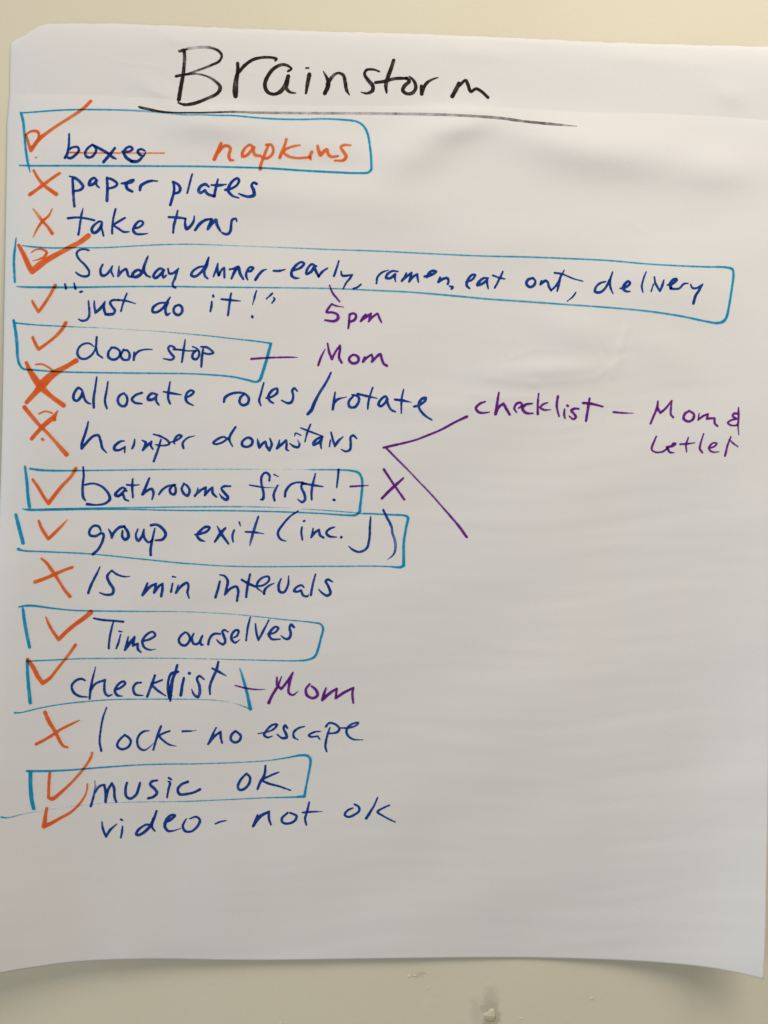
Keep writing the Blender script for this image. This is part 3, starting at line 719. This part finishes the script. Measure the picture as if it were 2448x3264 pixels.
l: [Q]1038,462:14 1010,550:20 1002,605:22 1025,643:18
e: [Q]1085,600:18 1140,585:18 1166,555:18 1130,550:18 1092,590:20 1097,620:20 1130,638:17 1188,635:8
t: [Q]1302,490:14 1270,570:20 1245,673:20 / 1285,515:12 1320,550:18 1368,585:12
= drawn_box|teal|teal box around bathrooms first
-: [R]220,75:20 235,200:27 245,320:27 260,430:30 / [R]262,92:16 330,103:22 450,110:17 700,110:13@.95 1000,106:11 1300,102:10@.85 1650,98:8@.7 [S]200,98:7@.6 500,98:7@.55 700,99:5@.25 1000,100:5@.3 1100,102:9@.9 1300,103:13 1430,110:17@1 1500,130:21 1530,180:22 1530,300:21 1518,400:22 1512,470:26! 1480,500:19 1380,502:15 1200,490:13@.95 1000,480:12 700,470:12 300,463:11 0,462:11 [R]1400,458:11 1200,452:12 800,450:16 400,455:20@1 250,455:20 200,448:10
= check_mark|orange|large orange check mark inside the bathrooms box
-: [R]287,187:22 340,265:26 400,365:28 428,395:36! 475,335:32@.95 550,240:30@.85 620,170:28@.8 668,92:32@.9
= handwritten_word|navy|word bathrooms in dark blue marker
b: [R]733,80:16 738,150:21 728,250:23 735,350:25 755,376:12 / 750,235:18 820,224:17 890,247:20 948,302:23 968,360:27 930,398:22 850,413:16 768,406:26
a: [R]1115,290:18 1085,260:20 1042,287:24 1015,325:26 1040,333:24 1085,300:24 1108,270:18 / 1040,343:14 1080,320:24 1100,362:22 1135,378:12
t: [R]1170,185:18 1165,260:24 1172,348:16 / 1115,235:16 1170,240:20 1230,235:8
h: [R]1315,178:20 1290,240:25 1257,318:26! 1300,285:24 1338,272:22 1352,310:24 1340,363:16
r: [R]1400,320:20! 1430,280:22 1480,247:22 1545,235:16
o: [R]1530,235:18 1497,275:22 1507,313:24 1538,318:24 1548,265:22 1530,234:16
o: [R]1620,225:16 1602,270:22 1620,313:24 1655,332:24 [S]3,322:24 12,285:24 -5,250:22 [R]1615,218:12
m: [S]85,265:12 75,310:22 57,333:22! 100,290:26 155,258:20! 145,328:20! 180,287:24 212,258:20! 217,310:24 248,343:16
s: [S]373,248:16 312,250:22 292,267:20 322,310:25 350,348:27 338,368:24 300,348:22 275,315:10
= handwritten_word|navy|word first in dark blue marker
f: [S]715,198:20 715,152:22 682,127:20 647,162:22 646,230:22 663,310:24 658,362:25 637,365:12 / 540,238:14 600,248:15 660,258:12@.85 760,260:6@.35
i: [S]790,240:16 767,280:22 752,330:24 762,376:18 / 755,145:14 798,164:8
r: [S]852,338:22 860,290:26 900,237:22 950,216:16 1010,215:18
s: [S]1035,225:20 1002,232:22 997,260:20 1023,315:24 1028,368:24 1003,388:22 962,362:10
t: [S]1120,137:14 1100,220:22 1087,300:22 1088,368:16 / 1000,218:16 1040,228:18 1110,240:20 1190,252:12
= exclamation_mark|navy|blue exclamation mark after first
-: [S]1325,102:22 1318,180:20 1308,260:14 / 1283,368:24 1290,370:24
= dash|purple|purple dash across the right side of the bathrooms box
-: [S]1430,250:20 1520,245:15 1590,240:6
= cross_mark|purple|purple cross right of the bathrooms box
-: [T]617,265:22 700,390:19 798,530:20 / 790,342:18 720,405:27 660,460:25 602,520:24
= drawn_box|teal|teal box around group exit
-: [R]140,500:28 165,600:31 203,748:34 / [R]400,447:10@.8 800,440:10 1200,436:11@.85 1650,430:10@.8 [S]300,428:10@.8 600,430:9@.7 900,440:5@.35 / [S]1000,448:6@.5 1200,460:9@.8 1450,480:10 1560,492:11@.9 [T]440,655:13@.95 700,666:16 800,672:18@1 830,690:24 818,760:22 797,880:23 [a2]1188,350:36 1190,500:38 1188,590:42! 1150,612:34 1000,605:18@.9 800,598:16 500,600:15 0,602:15 [S]1000,955:10 600,957:10 300,950:10 0,930:10 [R]1650,930:11 1200,885:11 800,845:11 400,825:13@.95 200,815:16 160,803:24@1
= check_mark|orange|orange check mark left of group
-: [R]340,553:22@.95 370,625:29 425,712:28@1! 470,670:28@.95 540,600:24@.8 595,542:8@.6
= handwritten_word|navy|word group in dark blue marker
g: [R]890,640:18 868,602:22 825,598:22 788,640:24 793,678:24 840,688:24 888,662:22! 912,670:22 900,740:24 860,810:24 817,848:26
r: [R]955,625:12 975,660:22 985,702:22! 1000,662:24 1050,612:26 1095,602:22
o: [R]1095,605:22 1125,650:27 1130,698:28 1100,718:26 1077,690:24 1080,642:20
u: [R]1215,625:14 1197,680:22 1217,728:26 1250,690:24 1268,627:14! 1272,700:22 1310,743:20 1345,715:14
p: [R]1365,620:14 1342,720:23 1327,800:25 1328,853:26 / 1330,592:26 1380,587:24 1438,627:26 1460,675:26 1428,718:26 1370,725:14
= handwritten_word|navy|word exit in dark blue marker
e: [S]58,675:16 110,667:22 170,642:22 188,612:22 150,607:24 102,645:25 78,680:24 102,718:26 148,735:10
x: [S]255,600:12 287,660:28 355,756:20 / 328,617:20 290,657:32 234,738:20
i: [S]405,635:18 390,680:22 395,738:16 / 450,565:18 460,598:10
t: [S]618,517:18@.95 590,600:24@.85 560,700:24 543,768:14@.5 / 505,650:16@1 590,655:22 672,668:6
= handwritten_word|navy|inc and J in round brackets in dark blue marker
(: [S]968,467:16 900,512:17 830,590:21 790,660:23 812,713:22 862,733:10
i: [S]1003,608:16 997,650:20 1005,720:18 / 1018,556:20 1024,553:20
n: [S]1100,620:14 1095,660:22 1082,700:16! 1120,655:24 1152,630:20! 1162,680:24 1195,703:18
c: [S]1290,608:14 1240,627:22 1217,660:24 1242,688:24 1308,697:10
.: [S]1350,697:24 1346,700:22
J: [S]1608,517:14 1602,600:21 1595,720:22 1570,797:22 1510,827:21 1450,808:20 1415,777:8
): [T]613,622:20@1 640,680:24@.95 685,770:22@.85 [a2]1040,160:30@.7 1075,270:36@.6 1080,370:34@.65 1050,450:24@.85 970,518:6@.6
= cross_mark|orange|orange cross left of 15 min intervals
-: [U]365,110:18 410,150:27 460,220:31 520,310:25 570,390:26 618,446:30@.95 / 637,188:26 560,215:26@.95 480,250:32 400,285:29@.9 307,318:32
= handwritten_word|navy|number 15 in dark blue marker
1: [U]882,182:10@.9 845,260:22@.95 800,350:24@1 778,415:22
5: [U]985,215:18 945,265:24 962,320:24 1000,380:26 990,422:26 930,430:20 878,412:12 / 985,218:18 1030,250:18 1090,270:17 1150,268:5
= handwritten_word|navy|word min in dark blue marker
m: [U]1300,327:18 1280,380:25 1257,432:26! 1320,362:26 1375,332:20! 1358,412:22! 1400,355:24 1432,332:20! 1430,390:26 1420,443:24
i: [U]1520,332:16 1508,405:20 / 1520,270:16 1548,275:14
n: [U]1570,345:12 1550,415:20! 1600,352:25 1650,325:22 [V]2,360:20 -8,410:22 8,460:14
= handwritten_word|navy|word intervals in dark blue marker
i: [V]278,312:18 262,380:24 240,453:24
n: [V]278,255:12 320,265:18 348,310:24 338,370:24 322,430:18! 370,378:24 425,358:22 440,400:24 430,483:22
t: [V]545,250:18 525,340:24 510,450:22 / 470,298:20 530,332:25 590,358:22
e: [V]600,355:18 660,347:18 712,302:20 708,272:20 660,277:18 612,322:22 605,365:18 650,405:10 678,428:6
r: [V]760,328:8 710,352:18 675,387:24 668,423:20
v: [V]818,290:14 797,345:24 807,403:26 845,408:22 880,340:21 885,264:10
a: [V]1020,367:14 1000,347:20 957,362:22 932,398:22 965,403:20 995,390:20! 1012,435:23 1050,445:18 1060,430:10
l: [V]1122,247:14 1100,330:21 1080,433:22
s: [V]1273,317:14 1232,297:24 1212,308:22 1237,360:24 1253,418:26 1225,438:24 1180,415:20 1150,382:10
= drawn_box|teal|teal box around Time ourselves
-: [U]202,557:24 215,660:29 237,780:29 260,892:28 / [U]167,538:12 230,527:21 300,528:19 450,548:15@.95 650,568:12 850,573:12@.95 1200,577:10@.85 1650,580:7@.6 [V]200,590:7@.5 400,602:7@.6 600,622:8@.8 850,650:9@.9 1100,675:12@1 1168,690:17 1188,725:21 1165,830:20 1138,930:22 [X]1133,170:21 1110,205:24 1050,230:17 950,238:11 600,232:9@.9 200,222:7@.65 0,218:7@.75 [W]1400,215:8@.8 1000,217:9 700,220:10@.9 450,232:11 250,241:11
= check_mark|orange|thick orange check mark inside the Time ourselves box
-: [U]405,628:14@.9 435,700:26@1 480,775:28 518,825:30! 570,770:34 650,700:34 740,635:38 800,584:44
= handwritten_word|navy|word Time in dark blue marker
T: [U]825,638:16 900,652:20 1000,660:18 1085,668:20 / 1000,665:14 980,740:20 965,820:20 958,903:18
i: [U]1062,780:12 1045,850:20 1025,903:16 / 1048,752:16 1075,757:12
m: [U]1130,800:12 1120,850:22 1100,918:20! 1150,850:28 1185,802:20! 1172,878:24! 1212,862:22! 1215,910:24 1240,937:16
e: [U]1250,840:20 1320,822:22 1368,787:22 1345,757:20 1292,782:22 1254,842:24 1272,893:22 1320,916:17 1380,908:4
= handwritten_word|navy|word ourselves in dark blue marker
o: [a3]495,640:36 420,700:44 385,780:44 420,850:46 500,870:46 570,800:44 580,730:42 540,655:40 485,630:26
u: [a3]650,660:30 615,750:48 650,840:50 720,840:44 775,760:46 800,700:36! 770,790:44 785,860:40 820,855:20
r: [a3]905,850:44 925,760:48 1000,670:46 1120,665:34
s: [a3]1255,630:28 1180,595:40 1155,620:40 1180,700:46 1205,800:48 1170,850:42 1100,820:36 1055,770:24
e: [a3]1360,730:30 1410,700:42 1440,610:40 1390,600:42 1325,670:46 1320,770:48 1380,820:42 1462,765:16
l: [V]547,628:14 525,720:20 510,833:16
v: [V]592,685:14 600,760:22 618,833:16! 650,770:24 712,652:12
e: [V]700,777:14 760,765:20 793,727:22 770,712:20 732,742:24 712,780:26 735,820:23 810,822:12
s: [V]932,717:24 905,692:22 893,722:22 903,770:24 890,812:26 860,820:22 815,790:10
= check_mark|orange|orange check mark at the checklist box
-: [W]242,226:30 290,292:38 330,370:38 375,435:36! 440,390:28 520,290:24@.9 600,190:24@.85 665,98:28@.95
= drawn_box|teal|open teal box around checklist
-: [W]238,242:26 245,380:29 255,500:29 267,608:32 / [W]130,697:16 180,695:11 350,655:11 550,620:10@.95 750,598:10 1000,580:9@.9 1400,576:9 1650,577:8 [X]0,577:8@.85 200,583:7@.75 350,600:6@.55 430,620:5@.5 500,645:9@.9 555,665:14@1 / [X]455,307:12@.7 490,420:24@1 520,530:25 548,662:32
= handwritten_word|navy|word checklist in dark blue marker
c: [W]750,412:16 718,397:20 670,412:22 632,460:23 650,518:23 700,550:21 775,558:10
h: [W]842,292:8 820,380:20 800,480:23 790,573:22 / 795,500:24 840,442:20 925,407:20! 920,450:22 925,520:23 955,548:20 988,535:12
e: [W]1010,495:18 1060,477:20 1103,437:22 1085,420:20 1037,452:22 1012,505:24 1035,543:22 1078,550:10
c: [W]1245,430:16 1200,437:22 1174,480:22 1192,533:23 1262,545:10
k: [W]1365,367:20 1340,440:26 1297,553:22 / 1430,407:16 1380,427:20 1340,445:22 1390,500:22 1460,547:12
l: [W]1562,277:22 1545,340:26 1522,400:27 1505,500:36 1500,592:20 / 1570,335:22 1510,352:26 1487,400:22 1480,480:23 1493,560:30 / 1495,520:40 1503,545:34
i: [W]1620,390:22 1605,460:25 1593,542:28 / [X]8,348:26 12,350:24
s: [X]140,402:14 97,372:22 77,395:23 95,450:24 103,510:27 85,557:26 52,538:22 30,490:10
t: [X]265,248:20 248,320:26 212,400:24 190,470:23 192,533:18 / 212,305:18 270,335:24 335,372:10
= dash|purple|purple dash across the open end of the checklist box
-: [X]412,455:10 500,478:16 600,491:13 685,490:4
= handwritten_word|purple|purple Mom beside the checklist box
M: [X]710,608:28 738,545:24 785,470:24 822,380:12 / 780,383:14 785,450:26 820,488:22! 865,430:24 922,342:14! 892,440:24 887,520:22 920,540:20 968,508:6
o: [X]1070,442:18 1037,490:24 1047,543:25 1100,567:23 1140,540:27 1122,490:24 1085,462:16
m: [X]1215,477:14 1197,530:26 1182,583:26! 1250,522:26 1310,483:20! 1300,568:24! 1370,520:25 1455,477:20! 1447,530:22 1455,608:20
= cross_mark|orange|orange cross left of lock no escape
-: [W]397,693:34 430,770:35 490,870:32 530,950:26 560,990:22 592,1000:20 / 700,762:10 620,800:21 540,840:22 480,880:26 400,930:24 318,973:26
= handwritten_word|navy|word lock in dark blue marker
l: [W]938,652:14 907,740:18 887,850:18 878,960:20 893,1032:20
o: [W]1100,890:18 1050,940:22 1032,985:22 1070,1018:22 1130,998:22 1153,950:22 1130,912:22 1098,893:18
c: [W]1320,855:7@.9 1270,860:19@1 1227,892:22 1209,950:22 1224,1003:22 1270,1026:17 1330,988:10@.65 1350,965:5@.4
k: [W]1420,814:20 1390,890:23 1350,1023:18 / 1495,857:16 1440,877:20 1405,900:20 1450,950:20 1500,980:16 1555,990:5
= dash|navy|dark blue dash between lock and no escape
-: [W]1608,860:18 1650,858:18 [X]20,858:14 72,852:5
= handwritten_word|navy|word no in dark blue marker
n: [X]245,827:14 215,890:22 175,973:20! 235,900:23 285,865:20! 287,920:23 300,963:18
o: [X]415,858:20 382,890:24 377,935:24 412,958:22 452,940:24 462,900:23 425,862:18
= handwritten_word|navy|word escape in dark blue marker
e: [X]615,880:10 690,867:15 750,842:18 783,802:18 745,802:20 692,850:22 668,893:22 700,914:20 740,902:10
s: [X]873,830:20 855,807:20 840,832:22 860,880:24 867,912:25 830,920:22 780,885:10
c: [X]1025,817:12 972,832:20 929,870:22 932,913:21 968,935:10
a: [X]1165,860:12 1110,867:17 1062,895:18 1080,908:17 1140,903:16! 1160,930:14
p: [X]1250,825:12 1230,880:21 1214,950:21 1210,1000:21 1220,1038:16 / 1212,820:20 1242,787:20 1300,800:20 1332,840:22 1310,868:22 1240,880:14
e: [X]1345,830:12 1420,829:16 1488,802:20 1498,784:18 1440,797:20 1398,840:22 1402,890:22 1450,929:17 1545,935:5
= drawn_box|teal|teal box around music ok
-: [Y]268,285:34 270,420:35 280,530:35 297,600:34 / [Y]237,270:20 400,270:19@.95 600,262:15 900,238:14 1200,217:12@.9 1500,208:11 [Z]0,178:8@.9 200,173:8@.85 400,165:7@.8 600,152:8@.8 750,130:11@.9 850,112:17@1 903,117:20 923,145:20 910,250:16 890,350:16 878,423:22! 800,428:13@.95 600,433:9@.85 300,447:8@.75 0,460:8@.75 [Y]1500,540:7@.65 1200,543:6@.6 900,555:5@.45 700,575:4@.4 400,615:4@.35 200,650:7@.6 60,682:11@.8 10,675:14@.9
= check_mark|orange|tall orange check mark inside the music box
-: [Y]438,288:26 430,400:25@.95 428,505:26! 460,515:36@1 540,455:27 640,360:23@.9 740,245:24@.8 800,150:24@.85 812,108:18@.9
= check_mark|orange|hooked orange check mark left of video
-: [Y]412,598:26 400,670:33 390,755:42! 440,735:32 530,685:25 620,635:23 700,560:21@.9 760,460:17@.8 770,385:16@.85
= handwritten_word|navy|word music in dark blue marker
m: [Y]835,355:10@.35 840,420:20@.4 825,490:22@.85 800,578:22@1 / 835,460:20@.7 880,402:22@1 920,392:22! 930,450:24 930,543:22! 950,440:24 985,378:22! 1005,420:24 1010,500:24 1025,543:18
u: [Y]1118,374:20 1107,430:24 1113,493:24 1147,513:24 1198,480:24 1222,420:24 1235,372:18
s: [Y]1386,352:18 1340,362:24 1322,385:24 1365,430:26 1383,463:26 1350,498:24 1307,510:24
i: [Y]1480,360:10 1498,370:22 1485,430:22 1473,503:16 / 1487,330:20 1510,345:16
c: [Y]1655,365:24 1600,387:24 1567,430:24 1582,473:26 [Z]5,402:18 50,390:18 88,370:20
= handwritten_word|navy|first ok in dark blue marker after music
o: [Z]440,250:16 402,290:20 375,345:20 387,373:20 420,368:20 458,330:20 466,280:20 440,250:14
k: [Z]583,192:16 575,260:20 547,310:22 522,368:18 / 685,240:12 620,266:16 562,300:18 600,323:18 680,345:15 773,377:12
= handwritten_word|navy|word video in dark blue marker
v: [Y]898,718:12 907,780:22 935,848:22! 970,790:24 1030,736:10
i: [Y]1080,755:12 1075,800:22 1065,856:18 / 1063,695:18 1078,704:18
d: [Y]1330,747:14 1290,742:20 1218,790:25 1200,828:25 1225,833:24 1290,792:27 1345,715:26 1380,622:20 / 1352,690:26 1338,760:24 1365,800:12
e: [Y]1445,730:14 1500,702:24 1540,662:24 1512,657:22 1468,700:30 1453,760:27 1480,797:23 1520,798:16@.9 1595,775:8@.6
o: [Y]1640,692:12 1612,750:22 1630,798:22 [Z]20,688:16 68,650:20 88,602:20 60,577:17 10,592:10
= dash|navy|dark blue dash after video
-: [Z]205,630:12 240,615:16 290,605:7
= handwritten_word|navy|word not in dark blue marker
n: [Z]525,560:12 512,600:24 490,648:20! 540,577:27 610,538:18! 610,590:20 625,637:14
o: [Z]750,547:16 707,590:20 712,618:20 750,629:17 803,608:20 818,572:20 770,547:16
t: [Z]913,467:14 897,540:20 882,590:18 892,638:14 / 862,545:12 920,540:18 1015,537:4
= handwritten_word|navy|last ok in dark blue marker after not
o: [Z]1245,510:10 1202,530:18 1182,563:18 1210,578:18 1258,560:18 1292,530:18 1288,502:17 1255,482:14
k: [Z]1430,432:12 1400,500:16 1345,588:22 / 1518,490:14 1460,517:16 1430,540:18 1480,575:15 1563,617:10
"""
LIFT = {'navy': 0.00016, 'black': 0.00020, 'purple': 0.00024, 'teal': 0.00028, 'orange': 0.00034}
blocks, cur = [], None
for line in STROKES.splitlines():
    line = line.strip()
    if not line or line.startswith('#'): continue
    if line.startswith('= '):
        n, ink, lab = line[2:].split('|'); cur = (n, ink, lab, []); blocks.append(cur)
    else:
        ch, rest = line.split(': ', 1); cur[3].append((ch, rest))
for k, (name, ink, lab, rows) in enumerate(blocks):
    state = {'tile': 'A', 'w': 9.0, 'd': 1.0}
    lift = LIFT[ink] + (k % 5) * 0.000004
    if all(ch == '-' for ch, _ in rows):
        strokes = []
        for ch, rest in rows:
            state['d'] = 1.0
            strokes += parse(rest, state)
        ink_mesh(name, strokes, INK[ink], sheet, lift, lab)
    else:
        word = bpy.data.objects.new(name, None); COL.objects.link(word); word.parent = sheet
        word.empty_display_size = 0.01
        word["label"] = lab
        for q_, (ch, rest) in enumerate(rows):
            state['d'] = 1.0
            st = parse(rest, state)
            ink_mesh('punctuation_mark' if ch in ',.()/' else ('digit' if ch.isdigit() else 'letter'), st, INK[ink], word, lift + (q_ % 2) * 0.000003)
